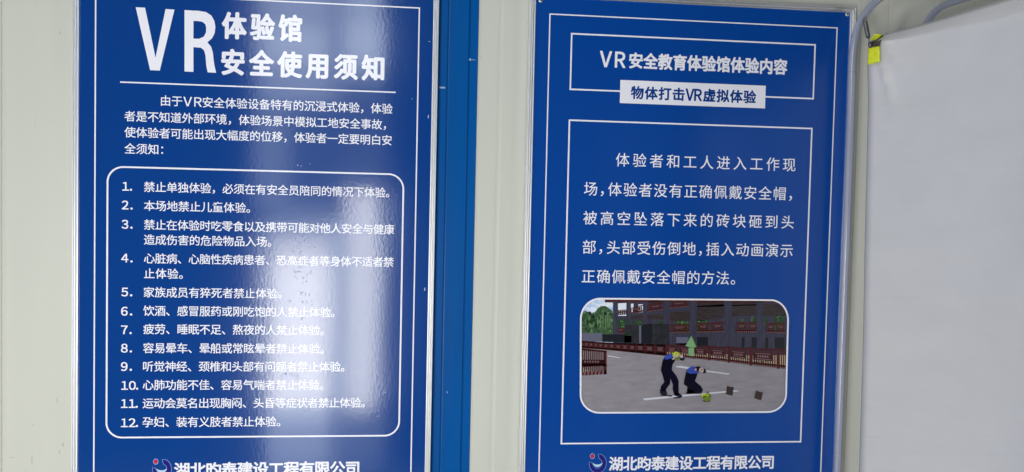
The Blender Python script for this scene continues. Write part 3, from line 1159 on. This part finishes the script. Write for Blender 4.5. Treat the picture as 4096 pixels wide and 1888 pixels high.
VB = [(3475, 176), (3490, 158), (3512, 145), (3545, 136), (3620, 117), (3689, 98), (3800, 64), (4010, 0), (4096, -26), (4400, -125)]
VC = [(3475, 186), (3490, 178), (3512, 168), (3535, 163), (3620, 154), (3748, 130), (3900, 99), (4096, 50), (4400, -35)]
EDGE = [(180, 0), (260, -4), (400, -1), (944, -14), (1388, -22), (1888, -38), (2600, -62)]


def face_y(s):
    return -0.11-0.56*s


us = [3475, 3477, 3480, 3484, 3489, 3495, 3502, 3510, 3520, 3532, 3546, 3562, 3582, 3606, 3636, 3672, 3712, 3760, 3812, 3868, 3930, 4000, 4060, 4110, 4136, 4140]
NV = 420
# old packing folds: (photo row, how far the cloth stands out there in photo pixels)
FOLDS = [(100, 0), (165, 0), (425, 9), (528, 7), (655, 11), (735, 9), (820, 12), (905, 10), (990, 13), (1075, 11), (1195, 15), (1440, 8), (1633, 12), (1752, 7), (1822, 10), (2000, 6), (2700, 6)]
verts, faces = [], []
rows = None
for ci, u in enumerate(us):
    s = (u-3475)/621
    vb, vc = lerp_tab(VB, u), lerp_tab(VC, u)
    yf = face_y(s)
    col = []
    # rounded roll at the left edge (first 24 px) bends back towards the wall
    roll = max(0.0, 1-(u-3475)/26.0)
    back = 0.030*(1-math.sqrt(max(0, 1-roll*roll)))
    for k, tq in enumerate((1.0, .75, .5, .3, .15, .06)):
        v = vc+(vb-vc)*tq
        col.append(at(u+lerp_tab(EDGE, v)*max(0, 1-s*1.2), v, yf+back+0.046*min(1, (u-3475)/60+0.2)*tq**1.3))
    for k in range(NV+1):
        tq = k/NV
        v = vc+(2650-vc)*tq**1.15
        e = lerp_tab(EDGE, v)*max(0, 1-s*1.2)
        # soft waves in the slack sheet
        vv = v+3.5*math.sin(u*0.019)+2.0*math.sin(u*0.053+1.0)-(9*s if v < 700 else 0)
        q = 0
        while q < len(FOLDS)-2 and vv > FOLDS[q+1][0]:
            q += 1
        (va, da), (vb2, db) = FOLDS[q], FOLDS[q+1]
        wv = (da+(db-da)*max(0.0, min(1.0, (vv-va)/(vb2-va))))*px1
        for cv, am in ((425, 1.3), (528, 1.4), (655, 0.8), (1195, 1.6), (1633, 1.6), (1752, 2.0), (1822, 1.4)):
            wv += am*px1*math.exp(-((vv-cv)/7.0)**2)*(1.1-0.7*min(1, s))
        wv += 0.0012*math.sin(u*0.011+v*0.006)+0.0009*math.sin(v*0.021-u*0.008)
        # firm edge along the top fold
        wv += 0.0035*math.exp(-((v-vc-4)/7.0)**2)*max(0, min(1, (u-3520)/25))*max(0.15, 1-(u-3532)/320)
        # diagonal pull from the corner
        dcr = (u-3530)-(v-235)*0.22
        if v < 520:
            wv += 0.018*math.exp(-(dcr/11.0)**2)*max(0, min(1, (v-245)/40))*max(0, 1-(v-230)/270)
            dcr2 = (u-3555)-(v-190)*0.55
            wv += 0.008*math.exp(-(dcr2/12.0)**2)*max(0, 1-(v-190)/160)
        col.append(at(u+e, v, yf+back-wv))
    verts += col
    rows = len(col)
for i in range(len(us)-1):
    for k in range(rows-1):
        faces.append((i*rows+k, i*rows+k+1, (i+1)*rows+k+1, (i+1)*rows+k))
zb = 0.05
verts = [Vector((p.x, p.y, max(p.z, zb+0.0001*(i % rows)))) for i, p in enumerate(verts)]
sheet = mesh_obj('sheet', verts, faces, M['banner'], bn, smooth=True)
md = sheet.modifiers.new('thickness', 'SOLIDIFY')
md.thickness = 0.0012
md.offset = -1 if False else 1

# yellow tape patch over the corner, in two strips with dark webbing between
yt = -0.122


def patch(name, pts, mat, y0, y1, parent, n=8, jit=0.0):
    """quad patch, pts = top left, top right, bottom right, bottom left (photo px), y0 left, y1 right"""
    V, Fc = [], []
    for j in range(n+1):
        for i in range(n+1):
            a, b3 = i/n, j/n
            u = (pts[0][0]*(1-a)+pts[1][0]*a)*(1-b3)+(pts[3][0]*(1-a)+pts[2][0]*a)*b3
            v = (pts[0][1]*(1-a)+pts[1][1]*a)*(1-b3)+(pts[3][1]*(1-a)+pts[2][1]*a)*b3
            V.append(at(u, v, y0+(y1-y0)*a-random.uniform(0, jit)))
    for j in range(n):
        for i in range(n):
            k = j*(n+1)+i
            Fc.append((k, k+n+1, k+n+2, k+1))
    o = mesh_obj(name, V, Fc, mat, parent, smooth=True)
    sm = o.modifiers.new('thickness', 'SOLIDIFY')
    sm.thickness = 0.0008
    sm.offset = 1
    return o


patch('corner_tape', [(3473, 191), (3519, 184), (3519, 248), (3471, 260)], M['yellow'], -0.132, -0.170, bn, 8, 0.0045)
patch('corner_tape', [(3480, 160), (3499, 135), (3537, 139), (3515, 165)], M['yellow'], -0.118, -0.140, bn, 6, 0.003)
patch('corner_webbing', [(3482, 172), (3526, 160), (3519, 184), (3484, 192)], M['hem'], -0.126, -0.160, bn, 4, 0.001)
# rod end through the hem
V, Fc = tube([at(3484, 171, -0.135), at(3508, 160, -0.15), at(3533, 141, -0.16)], 0.0028, 10)
mesh_obj('hem_rod', V, Fc, M['darksteel'], bn, smooth=True)
# wire ring at the corner
ring = []
rc = at(3481, 180, -0.140)
for k in range(25):
    a = 2*math.pi*k/24
    ring.append(rc+Vector((7.2*px1*math.cos(a), 0.003*math.sin(a), 11*px1*math.sin(a))))
V, Fc = tube(ring, 0.0019, 8, False)
mesh_obj('corner_ring', V, Fc, M['darksteel'], bn, smooth=True)

# ------------------------------------------------------------------ tension spring between tube and banner
sp = thing('tension_spring', 'small steel coil spring hooking the white banner corner to the bent tube', 'spring', at(3457, 80, -0.10))
a, b3 = at(3461, 88, -0.10), at(3473, 148, -0.125)
ax = (b3-a).normalized()
nx = ax.cross(Vector((0, 1, 0))).normalized()
ny = ax.cross(nx)
hel = []
turns = 17
for k in range(turns*12+1):
    an = 2*math.pi*k/12
    hel.append(a+(b3-a)*(k/(turns*12))+(nx*math.cos(an)+ny*math.sin(an))*0.0062)
V, Fc = tube(hel, 0.0016, 6)
mesh_obj('coil', V, Fc, M['steel'], sp, smooth=True)
hk = spline([at(3463, 90, -0.10), at(3452, 84, -0.105), at(3455, 74, -0.10), at(3459, 70, -0.098), at(3465, 76, -0.10), at(3466, 86, -0.102), at(3461, 90, -0.10)], 5)
V, Fc = tube(hk, 0.0017, 8)
mesh_obj('hook', V, Fc, M['steel'], sp, smooth=True)
hk = spline([at(3473, 146, -0.125), at(3476, 156, -0.13), at(3476, 166, -0.137), at(3480, 172, -0.143), at(3484, 170, -0.142)], 5)
V, Fc = tube(hk, 0.0017, 8)
mesh_obj('hook', V, Fc, M['darksteel'], sp, smooth=True)
